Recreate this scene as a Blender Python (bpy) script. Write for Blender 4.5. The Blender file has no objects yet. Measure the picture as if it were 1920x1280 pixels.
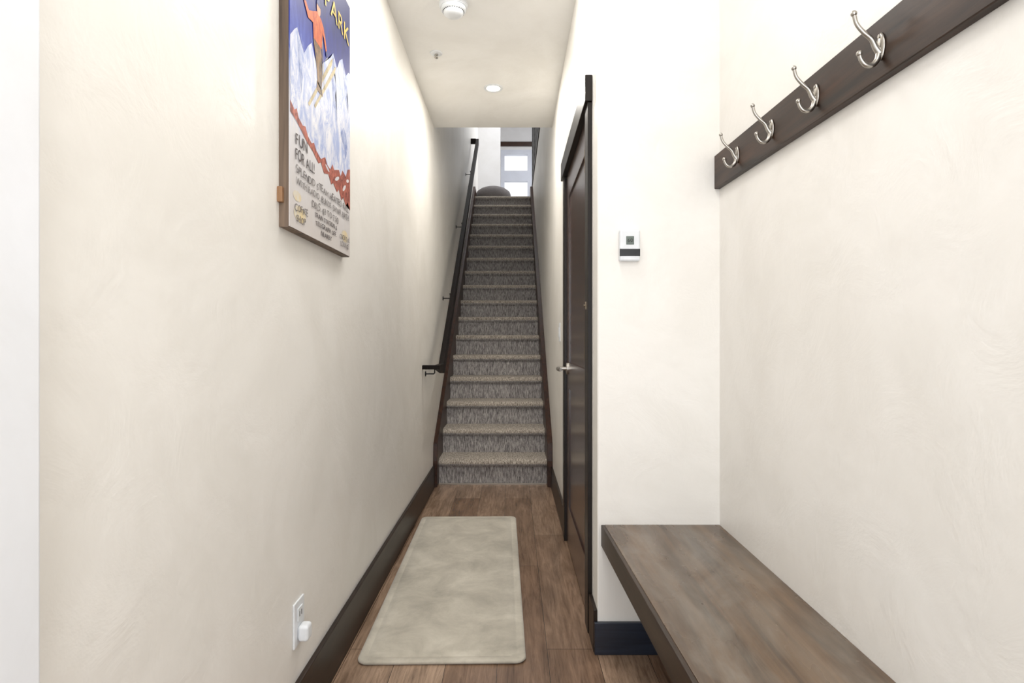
import bpy, bmesh, math, random
from mathutils import Vector, Matrix
random.seed(3)
S=bpy.context.scene
COL=S.collection
try:
    S.view_settings.view_transform='Standard'
    S.view_settings.look='None'
except Exception: pass

def lin(c):
    return tuple(((v/255)/12.92 if v/255<=0.04045 else ((v/255+0.055)/1.055)**2.4) for v in c)+(1.0,)

# ---------------------------------------------------------------- materials
def newmat(name):
    m=bpy.data.materials.new(name); m.use_nodes=True
    nt=m.node_tree; b=nt.nodes['Principled BSDF']
    return m,nt,b
def coords(nt,scale=(1,1,1),rot=(0,0,0),loc=(0,0,0)):
    tc=nt.nodes.new('ShaderNodeTexCoord'); mp=nt.nodes.new('ShaderNodeMapping')
    nt.links.new(tc.outputs['Object'],mp.inputs['Vector'])
    mp.inputs['Scale'].default_value=scale; mp.inputs['Rotation'].default_value=rot; mp.inputs['Location'].default_value=loc
    return mp.outputs['Vector']
def noise(nt,vec,scale,detail=4,rough=0.55,dist=0):
    n=nt.nodes.new('ShaderNodeTexNoise'); nt.links.new(vec,n.inputs['Vector'])
    n.inputs['Scale'].default_value=scale; n.inputs['Detail'].default_value=detail
    n.inputs['Roughness'].default_value=rough; n.inputs['Distortion'].default_value=dist
    return n.outputs['Fac']
def ramp(nt,fac,stops):
    r=nt.nodes.new('ShaderNodeValToRGB'); nt.links.new(fac,r.inputs['Fac'])
    e=r.color_ramp.elements
    e[0].position,e[0].color=stops[0]; e[1].position,e[1].color=stops[-1]
    for p,c in stops[1:-1]:
        x=e.new(p); x.color=c
    return r.outputs['Color']
def bump(nt,b,h,strength,dist):
    n=nt.nodes.new('ShaderNodeBump'); n.inputs['Strength'].default_value=strength; n.inputs['Distance'].default_value=dist
    nt.links.new(h,n.inputs['Height']); nt.links.new(n.outputs['Normal'],b.inputs['Normal'])
def mixc(nt,fac,a,b_,mode='MIX'):
    m=nt.nodes.new('ShaderNodeMix'); m.data_type='RGBA'; m.blend_type=mode
    if isinstance(fac,(int,float)): m.inputs[0].default_value=fac
    else: nt.links.new(fac,m.inputs[0])
    for i,v in ((6,a),(7,b_)):
        if isinstance(v,tuple): m.inputs[i].default_value=v
        else: nt.links.new(v,m.inputs[i])
    return m.outputs[2]

def plain(name,rgb,rough=0.5,metal=0.0,emit=0,bumps=None,coat=0):
    m,nt,b=newmat(name)
    v=coords(nt); n=noise(nt,v,25,3)
    c=lin(rgb); c2=tuple(x*0.9 for x in c[:3])+(1,)
    nt.links.new(ramp(nt,n,[(0.3,c2),(0.7,c)]),b.inputs['Base Color'])
    b.inputs['Roughness'].default_value=rough; b.inputs['Metallic'].default_value=metal
    if coat: b.inputs['Coat Weight'].default_value=coat
    if emit:
        b.inputs['Emission Color'].default_value=c; b.inputs['Emission Strength'].default_value=emit
    if bumps: bump(nt,b,noise(nt,v,bumps[0],4),bumps[1],bumps[2])
    return m
def paint(name,rgb,rough=0.43,b_s=0.12,dark=0.94):
    m,nt,b=newmat(name)
    v=coords(nt); c=lin(rgb); c2=tuple(x*k for x,k in zip(c[:3],(dark,dark*0.995,dark*0.985)))+(1,)
    n=noise(nt,v,2.2,6,0.62,0.8)
    nt.links.new(ramp(nt,n,[(0.38,c2),(0.6,c)]),b.inputs['Base Color'])
    r=nt.nodes.new('ShaderNodeMapRange'); nt.links.new(noise(nt,v,2.5,5,0.65,0.8),r.inputs['Value'])
    r.inputs['To Min'].default_value=rough-0.14; r.inputs['To Max'].default_value=rough+0.12
    nt.links.new(r.outputs['Result'],b.inputs['Roughness'])
    bump(nt,b,noise(nt,v,7,5,0.6,0.6),b_s,0.015)
    return m
def wood(name,dark,light,rough=0.35,axis='y',scale=1.0,coat=0,patch=0.5,scuff=0,spec=0.5,gl=1.2,knots=None,coatr=0.08):
    m,nt,b=newmat(name)
    st={'x':(1.2,22,22),'y':(22,1.2,22),'z':(22,22,1.2)}[axis]
    v=coords(nt,tuple(s*scale for s in st))
    g=noise(nt,v,1.6,6,0.65,gl)
    c=ramp(nt,g,[(0.28,lin(dark)),(0.72,lin(light))])
    st2={'x':(1,4,4),'y':(4,1,4),'z':(4,4,1)}[axis]
    v2=coords(nt,st2)
    p=ramp(nt,noise(nt,v2,1.3,3,0.5,0.8),[(0.3,(0.55,0.52,0.5,1)),(0.7,(1.15,1.12,1.1,1))])
    c=mixc(nt,patch,c,p,'MULTIPLY')
    b.inputs['Roughness'].default_value=rough
    b.inputs['Specular IOR Level'].default_value=spec
    if knots:
        v4=coords(nt,knots); vo=nt.nodes.new('ShaderNodeTexVoronoi'); nt.links.new(v4,vo.inputs['Vector']); vo.inputs['Scale'].default_value=1
        k=ramp(nt,vo.outputs['Distance'],[(0.0,(0.15,0.12,0.1,1)),(0.10,(0.35,0.3,0.27,1)),(0.2,(1.35,1.2,1.1,1)),(0.42,(1,1,1,1))])
        c=mixc(nt,0.9,c,k,'MULTIPLY')
    if scuff:
        v3=coords(nt,(5,1.6,3)); s=ramp(nt,noise(nt,v3,1.5,5,0.6,0.5),[(0.42,(0,0,0,1)),(0.75,(scuff,scuff,scuff,1))])
        c=mixc(nt,s,c,lin((150,144,134)))
        v5=coords(nt,(9,9,9)); s2=ramp(nt,noise(nt,v5,2.4,7,0.75,0.2),[(0.66,(0,0,0,1)),(0.74,(0.45,0.45,0.45,1))])
        c=mixc(nt,s2,c,lin((190,186,178)))
        r=nt.nodes.new('ShaderNodeMapRange'); nt.links.new(noise(nt,v3,1.0,4,0.55,0.4),r.inputs['Value'])
        r.inputs['From Min'].default_value=0.3; r.inputs['From Max'].default_value=0.7
        r.inputs['To Min'].default_value=rough-0.08; r.inputs['To Max'].default_value=rough+0.08
        nt.links.new(r.outputs['Result'],b.inputs['Roughness'])
    nt.links.new(c,b.inputs['Base Color'])
    if coat: b.inputs['Coat Weight'].default_value=coat; b.inputs['Coat Roughness'].default_value=coatr
    bump(nt,b,g,0.08 if scuff else 0.15,0.001 if scuff else 0.002)
    return m

M_wall=paint('wall_paint',(241,238,232),b_s=0.22)
M_ceil=paint('ceiling_paint',(243,242,239),0.6,0.2)
M_white_trim=paint('white_trim_paint',(234,236,240),0.4,0.03)
M_upper=paint('upper_wall_paint',(234,233,233),0.5,0.05)
M_base=wood('baseboard_wood',(20,14,10),(50,35,25),0.36,'y',spec=0.3)
M_base_sheen=wood('baseboard_wood_blue_sheen',(22,28,40),(42,51,67),0.28,'x',coat=0.3)  # cross grain; blue daylight reflection tinted into the dark wood colour
M_skirt=wood('skirt_wood',(30,16,9),(74,42,25),0.35,'y',spec=0.35)
M_door=wood('door_wood',(24,11,7),(72,38,22),0.22,'z',spec=0.5,coat=0.45,coatr=0.2)
M_casing=wood('casing_wood',(16,11,9),(32,24,19),0.36,'z',spec=0.28)
M_rail=wood('handrail_wood',(12,8,6),(26,17,13),0.5,'y',spec=0.12)
M_board=wood('hook_board_wood',(24,15,10),(74,51,36),0.38,'y',0.8,patch=0.8,spec=0.25,knots=(4,3.3,9))
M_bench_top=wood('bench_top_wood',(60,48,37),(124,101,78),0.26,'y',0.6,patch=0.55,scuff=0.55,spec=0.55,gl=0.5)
M_bench_shade=wood('bench_wood_shade',(38,29,22),(74,58,45),0.4,'y',0.6,patch=0.4,spec=0.3,gl=0.5)  # bench wood darkened, shade of the front face put into the colour
M_nickel=plain('satin_nickel',(178,173,165),0.3,1.0)
M_brass=plain('aged_latch_metal',(120,108,92),0.4,1.0)
M_black=plain('black_metal',(18,16,16),0.5,0.2)
M_plastic=plain('white_plastic',(232,235,238),0.35)
M_screen=plain('grey_display',(104,114,108),0.2)
M_dark=plain('dark_band',(22,24,28),0.25)
M_slot=plain('dark_slot',(35,33,32),0.6)
M_glow=plain('lamp_glow',(255,244,225),0.5,0,12)
M_pouf=plain('pouf_fabric',(118,113,112),0.95,0,0,(120,0.7,0.01))
M_strip=plain('aluminium_strip',(170,160,150),0.35,0.6)

# floor planks
def floor_mat():
    m,nt,b=newmat('floor_planks')
    tc=nt.nodes.new('ShaderNodeTexCoord'); sp=nt.nodes.new('ShaderNodeSeparateXYZ'); cb=nt.nodes.new('ShaderNodeCombineXYZ')
    nt.links.new(tc.outputs['Object'],sp.inputs[0])
    nt.links.new(sp.outputs['Y'],cb.inputs['X']); nt.links.new(sp.outputs['X'],cb.inputs['Y'])
    mp=nt.nodes.new('ShaderNodeMapping'); nt.links.new(cb.outputs[0],mp.inputs[0]); mp.inputs['Location'].default_value=(0.35,0.055,0)
    br=nt.nodes.new('ShaderNodeTexBrick'); nt.links.new(mp.outputs[0],br.inputs['Vector'])
    br.inputs['Scale'].default_value=1; br.inputs['Brick Width'].default_value=1.22; br.inputs['Row Height'].default_value=0.178
    br.inputs['Mortar Size'].default_value=0.001; br.inputs['Mortar Smooth'].default_value=0.1; br.offset=0.37; br.offset_frequency=2
    br.inputs['Color1'].default_value=lin((122,97,78)); br.inputs['Color2'].default_value=lin((164,140,119)); br.inputs['Mortar'].default_value=lin((56,43,35))
    v=coords(nt,(26,1.5,1)); g=noise(nt,v,1.5,8,0.72,2.0)
    gr=ramp(nt,g,[(0.3,(0.42,0.38,0.35,1)),(0.5,(0.95,0.93,0.91,1)),(0.72,(1.35,1.34,1.32,1))])
    c=mixc(nt,0.92,br.outputs['Color'],gr,'MULTIPLY')
    v2=coords(nt,(7,1.8,1)); p=ramp(nt,noise(nt,v2,1.7,4,0.6,0.8),[(0.3,(0.58,0.54,0.51,1)),(0.7,(1.25,1.25,1.26,1))])
    c=mixc(nt,0.85,c,p,'MULTIPLY')
    nt.links.new(c,b.inputs['Base Color']); b.inputs['Roughness'].default_value=0.25
    bump(nt,b,g,0.12,0.002)
    return m
M_floor=floor_mat()

def carpet_mat(name,cols,sc):
    m,nt,b=newmat(name)
    v=coords(nt,sc); a=noise(nt,v,1.0,3,0.6,0.3)
    v2=coords(nt); f=noise(nt,v2,420,2,0.6)
    mx=nt.nodes.new('ShaderNodeMath'); mx.operation='MULTIPLY_ADD'
    nt.links.new(f,mx.inputs[0]); mx.inputs[1].default_value=0.42
    ml=nt.nodes.new('ShaderNodeMath'); ml.operation='MULTIPLY'; nt.links.new(a,ml.inputs[0]); ml.inputs[1].default_value=0.68
    nt.links.new(ml.outputs[0],mx.inputs[2])
    c=ramp(nt,mx.outputs[0],[(0.42,lin(cols[0])),(0.54,lin(cols[1])),(0.67,lin(cols[2]))])
    nt.links.new(c,b.inputs['Base Color']); b.inputs['Roughness'].default_value=0.97
    b.inputs['Sheen Weight'].default_value=0.1; b.inputs['Specular IOR Level'].default_value=0.2
    bump(nt,b,mx.outputs[0],0.8,0.006)
    return m
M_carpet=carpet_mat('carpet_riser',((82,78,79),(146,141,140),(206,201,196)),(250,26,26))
M_tread_lit=carpet_mat('carpet_tread_lit',((106,97,88),(164,154,142),(220,211,198)),(210,45,60))  # same carpet, light falling on the treads painted into its colour

def rug_mat():
    m,nt,b=newmat('mat_plush')
    v=coords(nt); n=noise(nt,v,5,6,0.66,0.4)
    c=ramp(nt,n,[(0.34,lin((162,155,141))),(0.5,lin((184,177,162))),(0.68,lin((204,197,182)))])
    nt.links.new(c,b.inputs['Base Color']); b.inputs['Roughness'].default_value=0.9; b.inputs['Sheen Weight'].default_value=0.3
    bump(nt,b,noise(nt,v,60,4,0.7),0.35,0.004)
    return m
M_rug=rug_mat()

# ---------------------------------------------------------------- mesh helpers
def mkobj(name,bm,mat,smooth=False,bevel=0,seg=2,mats=None):
    me=bpy.data.meshes.new(name); bmesh.ops.recalc_face_normals(bm,faces=bm.faces)
    bm.to_mesh(me); bm.free()
    if smooth:
        for p in me.polygons: p.use_smooth=True
    o=bpy.data.objects.new(name,me); COL.objects.link(o)
    for mm in (mats or [mat]): me.materials.append(mm)
    if bevel:
        md=o.modifiers.new('bevel','BEVEL'); md.width=bevel; md.segments=seg; md.limit_method='ANGLE'; md.angle_limit=math.radians(40)
    return o
def addbox(bm,x0,x1,y0,y1,z0,z1):
    vs=[bm.verts.new((x,y,z)) for z in (z0,z1) for y in (y0,y1) for x in (x0,x1)]
    for f in ((0,2,3,1),(4,5,7,6),(0,1,5,4),(2,6,7,3),(0,4,6,2),(1,3,7,5)):
        bm.faces.new([vs[i] for i in f])
def boxes(name,lst,mat,bevel=0,seg=2,origin=(0,0,0)):
    bm=bmesh.new(); ox,oy,oz=origin
    for (a,b,c,d,e,f) in lst: addbox(bm,a-ox,b-ox,c-oy,d-oy,e-oz,f-oz)
    o=mkobj(name,bm,mat,bevel=bevel,seg=seg); o.location=origin
    return o
def prism(name,pts,axis,a0,a1,mat,bevel=0,smooth=False):
    """pts 2D polygon, extruded along axis. axis x: pts=(y,z); axis y: pts=(x,z); z: pts=(x,y)"""
    bm=bmesh.new()
    def P(p,a):
        return {'x':(a,p[0],p[1]),'y':(p[0],a,p[1]),'z':(p[0],p[1],a)}[axis]
    A=[bm.verts.new(P(p,a0)) for p in pts]; B=[bm.verts.new(P(p,a1)) for p in pts]
    n=len(pts)
    for i in range(n): bm.faces.new((A[i],A[(i+1)%n],B[(i+1)%n],B[i]))
    bm.faces.new(A[::-1]); bm.faces.new(B)
    return mkobj(name,bm,mat,bevel=bevel,smooth=smooth)
def smoothpts(pts,n=6):
    out=[]; P=[Vector(p) for p in pts]
    for i in range(len(P)-1):
        p0=P[max(i-1,0)];p1=P[i];p2=P[i+1];p3=P[min(i+2,len(P)-1)]
        for k in range(n):
            t=k/n
            out.append(0.5*((2*p1)+(-p0+p2)*t+(2*p0-5*p1+4*p2-p3)*t*t+(-p0+3*p1-3*p2+p3)*t**3))
    out.append(P[-1]); return out
def tube(bm,pts,rad,seg=12):
    pts=[Vector(p) for p in pts]; n=len(pts)
    rads=rad if isinstance(rad,list) else [rad]*n
    if len(rads)!=n:
        rr=[]; 
        for i in range(n):
            t=i/(n-1)*(len(rads)-1); k=min(int(t),len(rads)-2); rr.append(rads[k]+(rads[k+1]-rads[k])*(t-k))
        rads=rr
    up=None; rings=[]
    for i in range(n):
        t=(pts[min(i+1,n-1)]-pts[max(i-1,0)]).normalized()
        if up is None:
            up=Vector((0,0,1)) if abs(t.z)<0.8 else Vector((0,1,0))
        s=t.cross(up).normalized(); up=s.cross(t).normalized()
        rings.append([bm.verts.new(pts[i]+(s*math.cos(2*math.pi*k/seg)+up*math.sin(2*math.pi*k/seg))*rads[i]) for k in range(seg)])
    for a,b in zip(rings,rings[1:]):
        for k in range(seg): bm.faces.new((a[k],a[(k+1)%seg],b[(k+1)%seg],b[k]))
    bm.faces.new(rings[0][::-1]); bm.faces.new(rings[-1])
def lathe(name,prof,mat,loc,axis='z',seg=40,smooth=True):
    bm=bmesh.new(); rings=[]
    def P(x,y,h):
        return {'z':(x,y,h),'x':(h,x,y),'y':(x,h,y)}[axis]
    for r,h in prof:
        if r<1e-6: rings.append([bm.verts.new(P(0,0,h))])
        else: rings.append([bm.verts.new(P(r*math.cos(2*math.pi*k/seg),r*math.sin(2*math.pi*k/seg),h)) for k in range(seg)])
    for a,b in zip(rings,rings[1:]):
        for k in range(seg):
            k2=(k+1)%seg
            if len(a)==1 and len(b)==1: continue
            if len(a)==1: bm.faces.new((a[0],b[k],b[k2]))
            elif len(b)==1: bm.faces.new((a[k],a[k2],b[0]))
            else: bm.faces.new((a[k],a[k2],b[k2],b[k]))
    o=mkobj(name,bm,mat,smooth=smooth); o.location=loc
    if smooth:
        md=o.modifiers.new('es','EDGE_SPLIT'); md.split_angle=math.radians(40)
    return o
def ball(bm,c,r):
    res=bmesh.ops.create_uvsphere(bm,u_segments=14,v_segments=10,radius=r); bmesh.ops.translate(bm,verts=res['verts'],vec=c)
def empty(name,loc):
    e=bpy.data.objects.new(name,None); e.empty_display_size=0.05; e.location=loc; COL.objects.link(e); return e
def adopt(p,*kids):
    for k in kids:
        k.parent=p; k.matrix_parent_inverse=Matrix.Translation(p.location).inverted()
def tag(o,label,cat,group=None):
    o['label']=label; o['category']=cat
    if group: o['group']=group
def struct(o,label=None,cat=None):
    o['kind']='structure'
    o['label']=label or o.name.replace('_',' '); o['category']=cat or o.name.split('_')[0]
    return o

# ---------------------------------------------------------------- constants
F=1080.0; H=1.121; CE=2.763
XL=-0.61; XR=0.302; XW=0.74; YF=2.063
Z0=4.455; R=0.195; G=0.27; N=17
ZT=R*N; YT=Z0+(N-1)*G
SL=R/G
UP=6.0
HW=3.50

# ---------------------------------------------------------------- shell
struct(boxes('floor',[(-0.75,0.9,-1.4,Z0+0.1,-0.1,0)],M_floor),'brown wood-look plank floor of the hall','floor')
struct(boxes('ceiling',[(-0.75,0.9,-1.4,Z0,CE,CE+0.12)],M_ceil),'pale warm painted hall ceiling','ceiling')
struct(boxes('wall_left',[(XL-0.14,XL,-1.4,12.6,-0.1,UP)],M_wall),'cream painted plaster hall wall','wall')
struct(boxes('wall_face',[(XR,0.9,YF,YF+0.1,0,CE)],M_wall,bevel=0.006,seg=3),'cream painted wall behind the bench end','wall')
struct(boxes('wall_right',[(XW,XW+0.16,-1.4,YF,0,CE)],M_wall),'cream painted wall above the bench','wall')
DY0,DY1,DH=2.29,3.21,2.03
struct(boxes('wall_right_hall',[(XR,XR+0.12,YF+0.1,DY0-0.02,0,CE),(XR,XR+0.12,DY0-0.02,DY1+0.02,DH+0.02,CE),
      (XR,XR+0.12,DY1+0.02,Z0,0,CE),(XR,XR+0.12,Z0,9.0,0,HW)],M_wall),'cream painted wall with the door beside the stairs','wall')
struct(boxes('trim_1',[(XL,-0.56,-1.4,0.684,0,CE)],M_white_trim,bevel=0.004),'white painted entry jamb','trim')
struct(boxes('wall_stair_header',[(-0.75,0.9,Z0-0.12,Z0-0.001,CE+0.12,UP)],M_wall),'painted wall above the stair opening','wall')
# upper storey
struct(boxes('ceiling_upper',[(-0.75,4.0,Z0-0.12,14.3,UP,UP+0.1)],M_white_trim),'white upper ceiling','ceiling')
struct(boxes('floor_upper',[(XL,4.0,YT+0.03+G-0.02,14.2,ZT-0.25,ZT)],M_carpet),'grey carpeted upper floor','floor')
struct(boxes('wall_upper_pier',[(XL,-0.222,10.0,10.12,ZT,UP)],M_upper),'pale upper wall','wall')
YB=12.5
def zb(py,Y): return H+(637-py)*Y/F
def xb(px,Y): return (px-962)*Y/F
wx0,wx1=xb(939,YB),xb(998,YB); wz1=zb(281,YB); wz0=ZT+0.35
struct(boxes('wall_upper_back',[(XL,wx0,YB,YB+0.15,ZT,UP),(wx1,4.0,YB,YB+0.15,ZT,UP),(wx0,wx1,YB,YB+0.15,wz1,UP),(wx0,wx1,YB,YB+0.15,ZT,wz0)],M_upper),'pale upper wall with the window','wall')
struct(boxes('wall_upper_right',[(3.9,4.0,Z0-0.12,YB,ZT-0.3,UP)],M_upper),'pale upper room wall','wall')
px0,px1=xb(946,YB),xb(989,YB)
lz=[(zb(320,YB),zb(290,YB)),(zb(368,YB),zb(340,YB)),(wz0+0.06,zb(390,YB))]
fr=[(wx0,px0,YB-0.02,YB+0.1,wz0,wz1),(px1,wx1,YB-0.02,YB+0.1,wz0,wz1),(px0,px1,YB-0.02,YB+0.1,lz[0][1],wz1),
    (px0,px1,YB-0.02,YB+0.1,lz[1][1],lz[0][0]),(px0,px1,YB-0.02,YB+0.1,lz[2][1],lz[1][0]),(px0,px1,YB-0.02,YB+0.1,wz0,lz[2][0])]
M_winframe=paint('window_frame_paint',(212,216,227),0.45,0.02)
struct(boxes('window_1',fr,M_winframe),'pale framed window with stacked panes','window')
struct(boxes('trim_2',[(wx0-0.02,wx1+0.02,YB-0.04,YB,zb(274.5,YB),zb(266.5,YB))],M_skirt),'dark wood header over the upper window','trim')

# baseboards
struct(boxes('baseboard_left',[(XL,XL+0.016,0.70,Z0-0.07,0,0.165)],M_base,bevel=0.003),'dark stained wood baseboard','baseboard')
struct(boxes('baseboard_face',[(XR-0.012,XW,YF-0.015,YF,0,0.115)],M_base_sheen,bevel=0.003),'dark stained wood baseboard under the bench','baseboard')
struct(boxes('baseboard_right',[(XW-0.015,XW,-1.3,YF-0.016,0,0.115)],M_base,bevel=0.003),'dark stained baseboard behind the bench','baseboard')
struct(boxes('baseboard_right_hall',[(XR-0.014,XR,YF,DY0-0.095,0,0.155),(XR-0.014,XR,DY1+0.095,Z0-0.07,0,0.155)],M_base,bevel=0.003),'dark stained baseboard beside the door','baseboard')

# ---------------------------------------------------------------- door
dr=empty('door_1',(XR,(DY0+DY1)/2,0)); struct(dr,'glossy dark stained wood door with nickel lever','door')
x0=XR-0.004
bm=bmesh.new()
st=0.11
addbox(bm,x0+0.008,x0+0.036,DY0+0.004,DY1-0.004,0.008,DH-0.003)
addbox(bm,x0,x0+0.01,DY0+0.004,DY0+st,0.008,DH-0.003)
addbox(bm,x0,x0+0.01,DY1-st,DY1-0.004,0.008,DH-0.003)
for a,b in ((0.008,0.22),(0.86,1.0),(DH-0.14,DH-0.003)): addbox(bm,x0,x0+0.01,DY0+st,DY1-st,a,b)
slab=mkobj('door_slab',bm,M_door,bevel=0.002)
cas=boxes('door_casing',[(XR-0.017,XR,DY0-0.09,DY0-0.002,0,DH),(XR-0.017,XR,DY1+0.002,DY1+0.09,0,DH),
                        (XR,XR+0.12,DY0-0.019,DY0-0.002,0,DH),(XR,XR+0.12,DY1+0.002,DY1+0.019,0,DH),(XR,XR+0.12,DY0-0.019,DY1+0.019,DH,DH+0.019)],M_casing,bevel=0.002)
head=boxes('door_header',[(XR-0.028,XR,DY0-0.10,DY1+0.10,DH,DH+0.10)],M_casing,bevel=0.003)
adopt(dr,slab,cas,head)
for hz in (1.83,1.085,0.385):
    bm=bmesh.new(); tube(bm,[(XR-0.012,DY0+0.001,hz-0.045),(XR-0.012,DY0+0.001,hz+0.045)],0.006)
    ball(bm,(XR-0.012,DY0+0.001,hz+0.047),0.006)
    addbox(bm,XR-0.006,XR-0.004,DY0+0.001,DY0+0.03,hz-0.045,hz+0.045)
    adopt(dr,mkobj('hinge',bm,M_brass,smooth=False))
hy,hz=3.14,0.965
bm=bmesh.new()
tube(bm,[(x0,hy,hz),(x0-0.008,hy,hz)],0.032,24)
tube(bm,[(x0-0.006,hy,hz),(x0-0.05,hy,hz)],0.010)
tube(bm,smoothpts([(x0-0.05,hy+0.006,hz),(x0-0.056,hy-0.03,hz),(x0-0.054,hy-0.08,hz-0.002),(x0-0.048,hy-0.125,hz)],5),[0.011,0.010,0.009,0.008])
lv=mkobj('door_handle',bm,M_nickel,smooth=True); lv['label']='satin nickel lever handle'; adopt(dr,lv)
md=lv.modifiers.new('es','EDGE_SPLIT')
bm=bmesh.new(); addbox(bm,XR-0.020,XR-0.017,DY0-0.045,DY0-0.025,1.24,1.27); tube(bm,[(XR-0.020,DY0-0.035,1.255),(XR-0.026,DY0-0.035,1.255)],0.005)
adopt(dr,mkobj('latch',bm,M_brass))

# light switch
sw=empty('light_switch',(XR,3.70,1.17)); tag(sw,'white rocker light switch beside the dark door','light switch')
adopt(sw,boxes('switch_plate',[(XR-0.006,XR,3.665,3.735,1.11,1.23)],M_plastic,bevel=0.002),boxes('rocker',[(XR-0.010,XR-0.006,3.683,3.717,1.137,1.203)],M_plastic,bevel=0.002))

# ---------------------------------------------------------------- staircase
XS0,XS1=-0.577,0.261
stc=empty('staircase',(-0.16,Z0,0)); tag(stc,'straight staircase carpeted in mottled grey-beige pile','staircase')
for i in range(1,N+1):
    yn=Z0+(i-1)*G; yr=yn+0.028; zb_=(i-1)*R; zt=i*R
    yb=yn+G+0.028
    if i==N: yb=yn+G
    pts=[(yb,zb_),(yr,zb_),(yr,zt-0.058),(yr-0.008,zt-0.062)]
    rr=0.030; cy=yn+rr; cz=zt-rr
    for k in range(0,9):
        a=math.radians(250-k*20); pts.append((cy+rr*math.cos(a),cz+rr*math.sin(a)))
    pts+=[(yn+0.08,zt),(yb,zt)]
    bm=bmesh.new()
    nx=24; cols=[]
    for j in range(nx+1):
        x=XS0+(XS1-XS0)*j/nx
        row=[]
        for k,(y,z) in enumerate(pts):
            w=0.0022*math.sin(j*1.3+i*2.1+k*0.2)+0.0015*math.sin(j*2.9+i)
            edge=1-0.9*max(0,1-min(j,nx-j)/1.5)
            if 2<k<len(pts)-2: y2=y+w+ (1-edge)*0.006
            else: y2=y
            row.append(bm.verts.new((x,y2,z)))
        cols.append(row)
    n=len(pts)
    for a,b in zip(cols,cols[1:]):
        for k in range(n):
            f=bm.faces.new((a[k],a[(k+1)%n],b[(k+1)%n],b[k]))
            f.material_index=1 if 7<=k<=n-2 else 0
    bm.faces.new(cols[0][::-1]); bm.faces.new(cols[-1])
    st_=mkobj('step',bm,None,smooth=True,mats=[M_carpet,M_tread_lit]); st_.modifiers.new('es','EDGE_SPLIT').split_angle=math.radians(50)
    adopt(stc,st_)
def skirt(nm,xa,xb_,off):
    ys=Z0-0.07
    pts=[(ys,0),(ys,0.20),(ys+0.02,R+SL*(ys+0.02-Z0)+off+0.05),(YT+0.05,R+SL*(YT+0.05-Z0)+off),(YT+0.35,ZT+0.13),(YT+0.35,ZT-0.4),(YT,ZT-0.7),(Z0+0.9,0)]
    return prism(nm,pts,'x',xa,xb_,M_skirt,bevel=0.003)
struct(skirt('trim_3',XL,XS0-0.001,0.12),'dark brown wooden stair skirt board','trim')
struct(skirt('trim_4',XS1+0.001,XR,0.12),'dark brown wooden stair skirt board','trim')
adopt(stc,boxes('threshold_strip',[(XS0,XS1,Z0+0.005,Z0+0.03,0,0.008)],M_strip,bevel=0.002))

# handrail
hr=empty('handrail',(-0.515,Z0,0.9)); tag(hr,'dark wood wall handrail with black brackets along the stairs','handrail')
hx=-0.515
ya,za=4.15,0.915; ye,ze=8.32,0.915+(8.32-4.15)*0.735
hw=0.02; t=0.036
pts=[(3.90,za+t*0.2),(ya+0.03,za-t),(ye,ze-t*1.25),(ye,ze+t*1.25),(ya-0.01,za+t),(3.90,za+t)]
rail=prism('rail',pts,'x',hx-hw,hx+hw,M_rail,bevel=0.004)
ret=boxes('rail_return',[(XL,hx+hw,3.86,3.90,za+t*0.2,za+t)],M_rail,bevel=0.003)
ret2=boxes('rail_return',[(XL,hx-hw,ye-0.04,ye,ze-t,ze+t)],M_rail,bevel=0.003)
adopt(hr,rail,ret,ret2)
for by in (4.0,5.0,6.15,7.4):
    bz=za+max(0,by-ya)*0.735-t*0.9
    if by<4.1: bz=za-t*0.1
    bm=bmesh.new()
    tube(bm,[(hx-0.03,by,bz+0.016),(hx-0.03,by,bz-0.02),(hx-0.036,by,bz-0.026),(XL+0.004,by,bz-0.026)],0.0045,8)
    tube(bm,[(XL,by,bz-0.026),(XL+0.005,by,bz-0.026)],0.018,20)
    addbox(bm,hx-0.036,hx-0.012,by-0.015,by+0.015,bz+0.008,bz+0.016)
    adopt(hr,mkobj('bracket',bm,M_black))

# upper railing on half wall
rl=empty('stair_railing',(XR+0.06,6.7,HW)); tag(rl,'black horizontal bar railing on the low stair wall','railing')
adopt(rl,boxes('cap',[(XR-0.012,XR+0.13,Z0,9.02,HW,HW+0.03)],M_casing,bevel=0.003))
for k in range(10):
    z=HW+0.07+k*0.09; bm=bmesh.new(); addbox(bm,XR-0.004,XR+0.026,Z0+0.02,8.98,z,z+0.055); adopt(rl,mkobj('bar',bm,M_black))
for py_ in (4.6,5.7,6.8,7.9,8.95):
    adopt(rl,boxes('post',[(XR-0.008,XR+0.042,py_-0.025,py_+0.025,HW+0.03,4.53)],M_black,bevel=0.002))
adopt(rl,boxes('top_rail',[(XR-0.012,XR+0.05,Z0,9.0,4.53,4.57)],M_casing,bevel=0.003))

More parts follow.
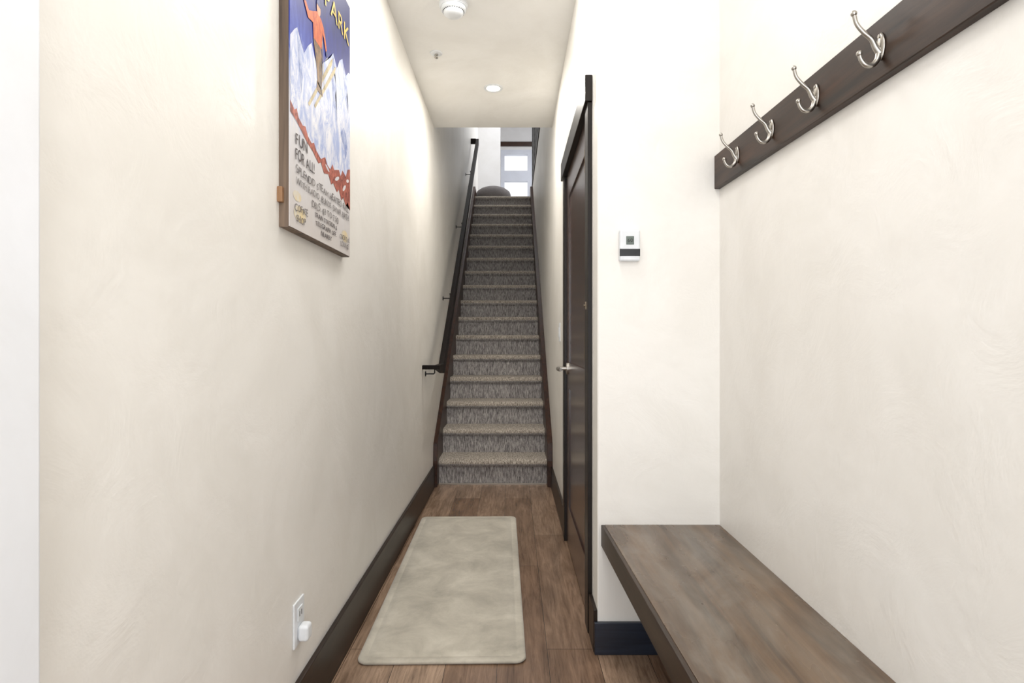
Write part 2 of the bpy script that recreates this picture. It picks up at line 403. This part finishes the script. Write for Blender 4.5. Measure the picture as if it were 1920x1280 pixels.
# pouf on landing
bm=bmesh.new(); prof=[(0,0),(0.20,0),(0.26,0.02),(0.286,0.08),(0.284,0.14),(0.262,0.19),(0.20,0.235),(0.12,0.262),(0.03,0.272),(0,0.268)]
seg=48; rings=[]
for r,h in prof:
    if r==0: rings.append([bm.verts.new((0,0,h))])
    else: rings.append([bm.verts.new(((r-(0.006 if k%6==0 and 0.1<h<0.26 else 0))*math.cos(2*math.pi*k/seg),(r-(0.006 if k%6==0 and 0.1<h<0.26 else 0))*math.sin(2*math.pi*k/seg),h)) for k in range(seg)])
for a,b in zip(rings,rings[1:]):
    for k in range(seg):
        k2=(k+1)%seg
        if len(a)==1: bm.faces.new((a[0],b[k],b[k2]))
        elif len(b)==1: bm.faces.new((a[k],a[k2],b[0]))
        else: bm.faces.new((a[k],a[k2],b[k2],b[k]))
pf=mkobj('pouf',bm,M_pouf,smooth=True); pf.location=(-0.318,9.30,ZT); tag(pf,'round grey woven pouf at the top of the stairs','pouf')

# ---------------------------------------------------------------- bench
by0=0.45
bn=empty('bench',(0.53,1.2,0.38)); tag(bn,'wall-mounted dark brown stained wooden bench','bench')
fx1=0.315; fx0=0.315+0.033*(YF-by0)
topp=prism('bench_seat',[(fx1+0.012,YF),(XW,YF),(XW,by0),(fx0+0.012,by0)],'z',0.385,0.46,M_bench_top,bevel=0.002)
edge_=prism('front_edge',[(fx1,YF),(fx1+0.012,YF),(fx0+0.012,by0),(fx0,by0)],'z',0.384,0.4595,M_bench_shade,bevel=0.002)
edge_['label']='front edge darkened by painted shade'
apron=boxes('cleat',[(XW-0.03,XW,by0+0.05,YF,0.32,0.385)],M_bench_shade,bevel=0.002)
adopt(bn,topp,edge_,apron)

# ---------------------------------------------------------------- floor mat
def rug():
    bm=bmesh.new()
    c=[Vector((-0.539,1.985)),Vector((0.048,1.985)),Vector((0.02,3.62)),Vector((-0.577,3.62))]
    cen=sum(c,Vector((0,0)))/4
    def ring(inset,z,rad):
        out=[]
        ex=0.2935-inset; ey=0.8175-inset
        for q,(sx,sy) in enumerate(((1,1),(-1,1),(-1,-1),(1,-1))):
            for k in range(9):
                a=math.radians(q*90+k*90/8); lx=sx*(ex-rad)+rad*math.cos(a); ly=sy*(ey-rad)+rad*math.sin(a)
                th=math.radians(0.98); 
                X=lx*math.cos(th)-ly*math.sin(th); Y=lx*math.sin(th)+ly*math.cos(th)
                out.append(bm.verts.new((X,Y,z)))
        return out
    specs=[(0.004,0.0,0.035),(0.0,0.004,0.037),(0.0,0.009,0.037),(0.003,0.012,0.035),(0.010,0.0135,0.032),(0.026,0.0135,0.024),(0.029,0.0118,0.023),(0.032,0.0118,0.022),(0.035,0.0138,0.02),(0.07,0.0145,0.018)]
    rs=[ring(*s) for s in specs]
    for a,b in zip(rs,rs[1:]):
        n=len(a)
        for k in range(n): bm.faces.new((a[k],a[(k+1)%n],b[(k+1)%n],b[k]))
    bm.faces.new(rs[0][::-1]); bm.faces.new(rs[-1])
    o=mkobj('floor_mat',bm,M_rug,smooth=True); o.location=(cen.x,cen.y,0.001)
    o.modifiers.new('es','EDGE_SPLIT').split_angle=math.radians(60)
    tag(o,'beige plush rectangular floor mat with rounded corners','rug')
rug()

# ---------------------------------------------------------------- hook rail
BX=0.72
def rz(Y): return -0.028*(YF-Y)
yn_=0.62
hb=prism('hook_rail',[(YF-0.002,1.66),(YF-0.002,1.778),(yn_,1.778+rz(yn_)),(yn_,1.66+rz(yn_))],'x',BX,XW,M_board,bevel=0.002)
tag(hb,'dark stained wooden board mounted on the wall holding coat hooks','hook rail')
def make_hook():
    e=empty('coat_hook',(0,0,0))
    bm=bmesh.new()
    n=24
    A=[];B=[];C=[]
    for k in range(n):
        a=2*math.pi*k/n; w=0.011*(1+0.15*math.cos(2*a)); h=0.027
        A.append(bm.verts.new((0,w*math.cos(a),h*math.sin(a)))); B.append(bm.verts.new((-0.003,w*math.cos(a),h*math.sin(a)))); C.append(bm.verts.new((-0.005,0.7*w*math.cos(a),0.85*h*math.sin(a))))
    for P_,Q_ in ((A,B),(B,C)):
        for k in range(n): bm.faces.new((P_[k],P_[(k+1)%n],Q_[(k+1)%n],Q_[k]))
    bm.faces.new(A[::-1]); bm.faces.new(C)
    plate=mkobj('plate',bm,M_nickel,smooth=True)
    bm=bmesh.new()
    tube(bm,smoothpts([(-0.003,0,-0.014),(-0.012,0,-0.002),(-0.020,0,0.014),(-0.036,0,0.028),(-0.049,0,0.044),(-0.054,0,0.062)],6),[0.007,0.0058,0.0048,0.0043,0.004,0.004],12)
    ball(bm,(-0.0545,0,0.064),0.006)
    up=mkobj('upper_prong',bm,M_nickel,smooth=True)
    bm=bmesh.new()
    tube(bm,smoothpts([(-0.004,0,-0.004),(-0.008,0,-0.024),(-0.018,0,-0.036),(-0.031,0,-0.036),(-0.040,0,-0.026),(-0.043,0,-0.016)],6),[0.0065,0.0058,0.0052,0.0048,0.0044,0.004],12)
    ball(bm,(-0.0435,0,-0.014),0.006)
    lo=mkobj('lower_prong',bm,M_nickel,smooth=True)
    kids=[plate,up,lo]
    for z in (0.02,-0.02):
        bm=bmesh.new(); tube(bm,[(-0.004,0,z),(-0.0065,0,z)],0.0035,10); kids.append(mkobj('screw',bm,M_nickel))
    for k in kids: k.parent=e
    return e,kids
he,hk=make_hook()
hookpos=[1.845,1.60,1.365,1.125]
for i,hy_ in enumerate(hookpos):
    if i==0: e=he
    else:
        e=he.copy(); COL.objects.link(e)
        for k in hk:
            c=k.copy(); c.parent=e; COL.objects.link(c)
    e.location=(BX,hy_,1.720+rz(hy_))
    tag(e,'satin nickel double coat hook on the dark board','coat hook','coat hooks on the wall board')

# ---------------------------------------------------------------- thermostat
th=empty('thermostat',(0.413,YF,1.45)); tag(th,'small white wall thermostat with grey display and black band','thermostat')
tb=boxes('body',[(0.377,0.450,YF-0.026,YF,1.400,1.512)],M_plastic,bevel=0.007,seg=4)
ts=boxes('display',[(0.400,0.428,YF-0.0275,YF-0.025,1.458,1.488)],M_screen,bevel=0.001)
tk=boxes('band',[(0.3775,0.4495,YF-0.0268,YF-0.020,1.417,1.443)],M_dark,bevel=0.001)
adopt(th,tb,ts,tk)

CH={}
def char_mesh(ch):
    if ch in CH: return CH[ch]
    cu=bpy.data.curves.new('t','FONT'); cu.body=ch; cu.size=1.0; cu.extrude=0.004; cu.resolution_u=4
    o=bpy.data.objects.new('t',cu); COL.objects.link(o); bpy.context.view_layer.update()
    me=bpy.data.meshes.new_from_object(o.evaluated_get(bpy.context.evaluated_depsgraph_get()))
    bpy.data.objects.remove(o)
    vs=[v.co.copy() for v in me.vertices]; fs=[tuple(p.vertices) for p in me.polygons]
    bpy.data.meshes.remove(me)
    x0_=min(v.x for v in vs); x1_=max(v.x for v in vs)
    CH[ch]=(vs,fs,x0_,x1_); return CH[ch]
def hand_text(body,height,width,origin,uax,vax,mat,name='lettering',wob=1.0,thin=1.0,drop=0.0):
    """letters set one by one with small irregularities; cap height=height, total width=width"""
    U=Vector(uax);V=Vector(vax);W=U.cross(V); ob=Vector(origin)
    s=height/0.73
    items=[];cur=0
    for ch in body:
        if ch==' ': cur+=0.32; continue
        vs,fs,a,b=char_mesh(ch); items.append((ch,cur-a)); cur+=(b-a)+0.10
    total=cur-0.10; sx=width/(total*s)
    bm=bmesh.new()
    for ch,off in items:
        vs,fs,a,b=char_mesh(ch)
        sc=1+random.uniform(-0.13,0.13)*wob; ro=random.uniform(-0.12,0.12)*wob; dy=random.uniform(-0.08,0.08)*wob
        cx=(a+b)/2; row=[]
        for v in vs:
            x=(v.x-cx)*sc; y=v.y*sc
            x,y=x*math.cos(ro)-y*math.sin(ro),x*math.sin(ro)+y*math.cos(ro)
            X=(x+cx+off)*s*sx; Y=(y+dy)*s-drop*((X/width-0.5)**2)
            row.append(bm.verts.new(ob+U*X+V*Y+W*(v.z*0.04)))
        for f in fs:
            try: bm.faces.new([row[i] for i in f])
            except Exception: pass
    me=bpy.data.meshes.new(name); bm.to_mesh(me); bm.free(); me.materials.append(mat)
    o=bpy.data.objects.new(name,me); COL.objects.link(o); return o
adopt(th,hand_text('60',0.013,0.018,(0.405,YF-0.0278,1.467),(1,0,0),(0,0,1),M_slot,'digits',0))

# ---------------------------------------------------------------- poster
PX=-0.582; PY0=1.502; PZ0=1.418; PWd=0.552; PHt=0.886
po=empty('ski_poster',(XL,PY0+PWd/2,PZ0)); tag(po,'vintage ski lodge poster on a wooden panel with orange-jacketed skier','poster')
def canvas_mat():
    m,nt,b=newmat('poster_print')
    tc=nt.nodes.new('ShaderNodeTexCoord'); sp=nt.nodes.new('ShaderNodeSeparateXYZ'); nt.links.new(tc.outputs['Object'],sp.inputs[0])
    v=coords(nt,(14,14,3.5)); n=noise(nt,v,1.2,6,0.7,1.0)
    ad=nt.nodes.new('ShaderNodeMath'); ad.operation='MULTIPLY_ADD'; nt.links.new(n,ad.inputs[0]); ad.inputs[1].default_value=0.36; nt.links.new(sp.outputs['Z'],ad.inputs[2])
    mr=nt.nodes.new('ShaderNodeMapRange'); nt.links.new(ad.outputs[0],mr.inputs['Value']); mr.inputs['From Min'].default_value=0.18; mr.inputs['From Max'].default_value=1.07
    c=ramp(nt,mr.outputs['Result'],[(0.0,lin((206,200,196))),(0.30,lin((214,212,214))),(0.48,lin((164,176,216))),(0.57,lin((64,80,170))),(0.68,lin((26,38,130))),(0.85,lin((14,22,92)))])
    nt.links.new(c,b.inputs['Base Color']); b.inputs['Roughness'].default_value=0.5; b.inputs['Specular IOR Level'].default_value=0.3
    return m
M_canvas=canvas_mat()
M_edge=wood('panel_edge',(62,52,46),(148,126,106),0.6,'z',0.5)
M_block=wood('block_wood',(120,84,56),(176,136,98),0.6,'z')
pan=boxes('panel',[(XL+0.004,PX,PY0,PY0+PWd,PZ0,PZ0+PHt)],M_canvas,origin=(PX,PY0,PZ0))
back=boxes('backing',[(XL,PX-0.003,PY0-0.002,PY0+PWd+0.002,PZ0-0.002,PZ0+PHt+0.002)],M_edge)
peg=boxes('hanging_block',[(XL,XL+0.014,PY0-0.016,PY0-0.002,PZ0+0.06,PZ0+0.10)],M_block,bevel=0.002)
adopt(po,pan,back,peg)
def poly(name,shapes,mat,d,tf=None):
    for pts in shapes:
        bm=bmesh.new()
        if tf: pts=[tf(*p) for p in pts]
        A=[bm.verts.new((PX+d,PY0+u,PZ0+v)) for u,v in pts]
        bm.faces.new(A)
        bmesh.ops.triangulate(bm,faces=bm.faces)
        adopt(po,mkobj(name,bm,mat))
def ell(cu,cv,a,b,rot=0,n=20):
    return [(cu+a*math.cos(t)*math.cos(rot)-b*math.sin(t)*math.sin(rot),cv+a*math.cos(t)*math.sin(rot)+b*math.sin(t)*math.cos(rot)) for t in [2*math.pi*k/n for k in range(n)]]
def artm(name,a,b,s=14):
    m,nt,bb=newmat(name); v=coords(nt,(1,1,0.5)); n=noise(nt,v,s,7,0.75,1.2)
    nt.links.new(ramp(nt,n,[(0.40,lin(a)),(0.60,lin(b))]),bb.inputs['Base Color']); bb.inputs['Roughness'].default_value=0.5; bb.inputs['Specular IOR Level'].default_value=0.3; return m
A_snow=artm('art_snow',(158,172,212),(226,226,232),24)
A_red=artm('art_red',(104,34,24),(196,110,90),60)
A_or=artm('art_orange',(176,70,26),(222,112,48),30); A_pant=artm('art_pants',(66,48,36),(140,106,68),30); A_skin=artm('art_skin',(196,140,104),(216,164,130))
A_yel=artm('art_yellow',(206,170,70),(236,208,112),60); A_ink=artm('art_ink',(44,38,42),(84,72,70),60); A_grey=artm('art_grey',(84,78,80),(150,144,140),80); A_ski=artm('art_ski',(170,152,112),(208,194,156)); A_navy=artm('art_navy',(26,34,80),(44,58,120))
A_soft=artm('art_cream',(222,202,158),(214,208,196)); A_tone=artm('art_slope',(196,198,208),(222,216,212),18)
poly('mountains',[[(0.001,0.30),(0.001,0.50),(0.03,0.53),(0.05,0.545),(0.075,0.52),(0.10,0.50),(0.13,0.535),(0.16,0.56),(0.185,0.53),(0.22,0.51),(0.26,0.55),(0.30,0.585),(0.33,0.60),(0.36,0.63),(0.385,0.61),(0.40,0.60),(0.43,0.64),(0.46,0.66),(0.48,0.635),(0.50,0.62),(0.53,0.645),(0.551,0.65),(0.551,0.26),(0.40,0.25),(0.25,0.24),(0.12,0.27)]],A_snow,0.0006)
A_sh=artm('art_blueshade',(112,128,180),(190,198,220),30)
poly('mountain_shadow',[[(0.36,0.63),(0.372,0.60),(0.368,0.57),(0.39,0.53),(0.38,0.50),(0.395,0.45),(0.40,0.42),(0.375,0.455),(0.36,0.46),(0.352,0.51),(0.34,0.54),(0.355,0.58)],[(0.46,0.66),(0.48,0.635),(0.50,0.62),(0.515,0.58),(0.51,0.55),(0.53,0.50),(0.505,0.52),(0.49,0.56),(0.475,0.60)],[(0.05,0.545),(0.07,0.51),(0.075,0.47),(0.09,0.43),(0.08,0.38),(0.065,0.44),(0.055,0.50)],[(0.44,0.40),(0.47,0.43),(0.50,0.42),(0.52,0.38),(0.50,0.33),(0.48,0.36)]],A_sh,0.0009)
rd=[(0.001,0.33),(0.03,0.315),(0.045,0.325),(0.06,0.305),(0.09,0.295),(0.11,0.30),(0.13,0.28),(0.16,0.27),(0.18,0.278),(0.20,0.262),(0.24,0.25),(0.28,0.268),(0.30,0.25),(0.33,0.245),(0.35,0.268),(0.37,0.255),(0.42,0.27),(0.44,0.255),(0.46,0.28),(0.50,0.27),(0.52,0.30),(0.551,0.31),(0.551,0.165),(0.52,0.185),(0.50,0.17),(0.47,0.19),(0.45,0.175),(0.42,0.205),(0.40,0.19),(0.36,0.21),(0.34,0.20),(0.31,0.225),(0.27,0.215),(0.24,0.24),(0.22,0.23),(0.17,0.25),(0.12,0.262),(0.08,0.278),(0.04,0.292),(0.001,0.30)]
poly('red_slope',[rd],A_red,0.0009)
poly('slope_snow_patch',[ell(0.30,0.24,0.02,0.005,-0.3),ell(0.40,0.235,0.024,0.006,0.4),ell(0.48,0.225,0.022,0.007,0.6),ell(0.52,0.26,0.016,0.006,0.3)],A_tone,0.0012)
sk=lambda u,v:(0.21+(u-0.21)*0.84,0.49+(v-0.49)*0.84)
poly('ski',[[(0.115,0.352),(0.128,0.346),(0.37,0.60),(0.385,0.635),(0.365,0.62)],[(0.175,0.37),(0.185,0.362),(0.405,0.585),(0.425,0.62),(0.40,0.605)],[(0.28,0.47),(0.284,0.47),(0.255,0.68),(0.251,0.68)]],A_ski,0.0012,sk)
poly('skier_leg',[[(0.165,0.60),(0.245,0.605),(0.258,0.57),(0.252,0.54),(0.262,0.50),(0.25,0.455),(0.235,0.455),(0.21,0.46),(0.205,0.50),(0.19,0.54)],[(0.205,0.47),(0.255,0.455),(0.266,0.435),(0.20,0.435)]],A_pant,0.0015,sk)
poly('skier_jacket',[[(0.168,0.60),(0.25,0.60),(0.258,0.64),(0.262,0.665),(0.275,0.655),(0.298,0.612),(0.31,0.62),(0.295,0.655),(0.272,0.69),(0.245,0.706),(0.20,0.71),(0.165,0.69),(0.12,0.668),(0.085,0.69),(0.075,0.675),(0.115,0.64),(0.162,0.65)]],A_or,0.0018,sk)
poly('skier_head',[ell(0.218,0.728,0.020,0.025)],A_skin,0.0020,sk)
poly('skier_cap',[[(0.197,0.737),(0.241,0.737),(0.236,0.756),(0.215,0.763),(0.202,0.754)]],A_navy,0.0022,sk)
poly('skier_glove',[ell(0.078,0.688,0.011,0.011),ell(0.308,0.612,0.011,0.011)],A_navy,0.0022,sk)
poly('yellow_patch',[ell(0.07,0.045,0.045,0.022),ell(0.49,0.06,0.04,0.02),ell(0.05,0.09,0.03,0.014)],A_soft,0.0006)
UA=(0,1,0);VA=(0,0,1)
def pt(body,h,w,u,v,mat,wob=1.0):
    adopt(po,hand_text(body,h,w,(PX+0.0024,PY0+u,PZ0+v),UA,VA,mat,'lettering',wob))
pt('R',0.062,0.05,0.165,0.738,A_yel,0.3)
pt('PARK',0.062,0.26,0.275,0.738,A_yel,0.3)
pt('FUN',0.034,0.088,0.035,0.226,A_ink,0.6)
pt('FOR ALL!',0.031,0.145,0.035,0.186,A_ink,0.6)
pt('SPLENDID STEAM HEATED RMS.',0.021,0.49,0.04,0.150,A_grey)
pt('WITH RADIO, BLINDS, SHWR BATH',0.020,0.49,0.04,0.120,A_grey)
pt('DBLS. $3 TO 7.50',0.021,0.25,0.16,0.088,A_grey)
pt('COFFEE',0.020,0.095,0.03,0.050,A_grey)
pt('SHOP',0.020,0.070,0.04,0.022,A_grey)
pt('TRAIN STATION &',0.015,0.21,0.185,0.064,A_ink,0.6)
pt('TELEGRAPH OFF.',0.015,0.20,0.19,0.041,A_ink,0.6)
pt('NEARBY',0.015,0.10,0.24,0.018,A_ink,0.6)
pt('COCKTAIL',0.017,0.115,0.425,0.045,A_grey)
pt('LOUNGE',0.017,0.095,0.435,0.020,A_grey)

# ---------------------------------------------------------------- outlet with plug-in
ol=empty('wall_outlet',(XL,1.63,0.33)); tag(ol,'white wall outlet plate above the dark baseboard','outlet')
adopt(ol,boxes('outlet_plate',[(XL,XL+0.006,1.592,1.668,0.262,0.388)],M_plastic,bevel=0.003),
      boxes('socket',[(XL+0.006,XL+0.009,1.612,1.648,0.332,0.368)],M_plastic,bevel=0.002))
for yy in (1.621,1.636): adopt(ol,boxes('slot',[(XL+0.009,XL+0.0096,yy,yy+0.003,0.343,0.357)],M_slot))
pg=boxes('plug_in_adapter',[(XL+0.006,XL+0.036,1.610,1.650,0.274,0.320)],M_plastic,bevel=0.010,seg=6)
tag(pg,'small white plug-in adapter in the wall outlet','plug')
# ---------------------------------------------------------------- ceiling items
sd=empty('smoke_detector',(-0.292,2.82,CE)); tag(sd,'round white smoke detector on the ceiling','smoke detector')
adopt(sd,lathe('base',[(0,0),(0.070,0),(0.070,-0.010),(0.064,-0.014),(0.064,-0.017),(0,-0.017)],M_plastic,(-0.292,2.82,CE)),
      lathe('body',[(0.060,-0.017),(0.062,-0.030),(0.056,-0.036),(0.050,-0.037),(0.050,-0.041),(0.048,-0.047),(0.038,-0.055),(0.02,-0.058),(0,-0.058)],M_plastic,(-0.292,2.82,CE)))
bm=bmesh.new()
for k in range(28):
    a=2*math.pi*k/28
    c=Vector((0.0505*math.cos(a)-0.292,0.0505*math.sin(a)+2.82,CE-0.0385)); res=bmesh.ops.create_cube(bm,size=0.004); bmesh.ops.translate(bm,verts=res['verts'],vec=c)
adopt(sd,mkobj('vent_grille',bm,M_slot))
sp=empty('fire_sprinkler',(-0.44,3.30,CE)); tag(sp,'small chrome and white ceiling fire sprinkler head','sprinkler')
bm=bmesh.new(); s=(-0.44,3.30)
for dx in (-0.009,0.009): tube(bm,smoothpts([(s[0]+dx*0.7,s[1],CE-0.006),(s[0]+dx,s[1],CE-0.014),(s[0],s[1],CE-0.026)],4),0.0018,8)
tube(bm,[(s[0],s[1],CE-0.004),(s[0],s[1],CE-0.012)],0.007,12)
tube(bm,[(s[0],s[1],CE-0.025),(s[0],s[1],CE-0.027)],0.011,16)
adopt(sp,lathe('escutcheon',[(0,0),(0.036,0),(0.034,-0.004),(0.022,-0.007),(0.012,-0.006),(0,-0.006)],M_plastic,(-0.44,3.30,CE)),mkobj('nozzle',bm,M_nickel,smooth=True))
rlx,rly=-0.129,3.757
rcl=empty('recessed_light',(rlx,rly,CE)); tag(rcl,'round recessed ceiling light, switched on','ceiling light')
adopt(rcl,lathe('trim_ring',[(0.044,0.0),(0.062,0),(0.061,-0.004),(0.050,-0.006),(0.044,-0.003)],M_plastic,(rlx,rly,CE)),
      lathe('bulb',[(0,-0.0015),(0.045,-0.0015),(0.045,0),(0,0)],M_glow,(rlx,rly,CE)))

# ---------------------------------------------------------------- lights
def area(name,loc,rot,size,energy,color=(1,1,1),sy=None,spread=None,disk=False):
    l=bpy.data.lights.new(name,'AREA'); l.energy=energy; l.color=color; l.size=size
    if sy: l.shape='RECTANGLE'; l.size_y=sy
    if disk: l.shape='DISK'
    if spread: l.spread=math.radians(spread)
    o=bpy.data.objects.new(name,l); o.location=loc; o.rotation_euler=rot; COL.objects.link(o); return o
area('entry_ceiling_lamp',(0.2,0.0,2.755),(0,0,0),0.6,8.5,(1,0.985,0.96),disk=True)  # fill light added above the camera, out of view
area('hall_ceiling_lamp',(0.02,1.6,2.755),(0,0,0),0.45,7.5,(1,0.98,0.95),disk=True)  # unseen fill light added to brighten the middle of the hall
area('hall_ceiling_lamp',(-0.15,2.5,2.755),(0,0,0),0.4,9,(1,0.98,0.95),disk=True)  # second added fill for the corridor, just above the view
area('entry_daylight',(0.05,-1.3,1.3),(math.radians(90),0,0),1.2,28,(0.96,0.975,1.0),2.2)
area('hall_downlight',(rlx,rly,CE-0.012),(0,0,0),0.09,12,(1,0.965,0.91),disk=True)
area('upper_fill',(1.6,9.5,5.85),(0,0,0),2.2,105,(0.95,0.97,1.0))  # hidden area light added to brighten the upper storey from above
area('stair_fill',(-0.15,8.2,5.9),(0,0,0),0.8,12,(1,0.99,0.97))  # unseen fill added over the stairs to set their brightness

w=bpy.data.worlds.new('World'); S.world=w; w.use_nodes=True
bg=w.node_tree.nodes['Background']; bg.inputs['Color'].default_value=(0.95,0.97,1,1); bg.inputs['Strength'].default_value=1.6

cam=bpy.data.cameras.new('Camera'); co=bpy.data.objects.new('Camera',cam); COL.objects.link(co)
co.location=(0,0,H); co.rotation_euler=(math.radians(90),0,0)
cam.sensor_width=36; cam.lens=36*F/1920; cam.shift_x=-2/1920; cam.shift_y=-3/1920; cam.clip_start=0.02
S.camera=co
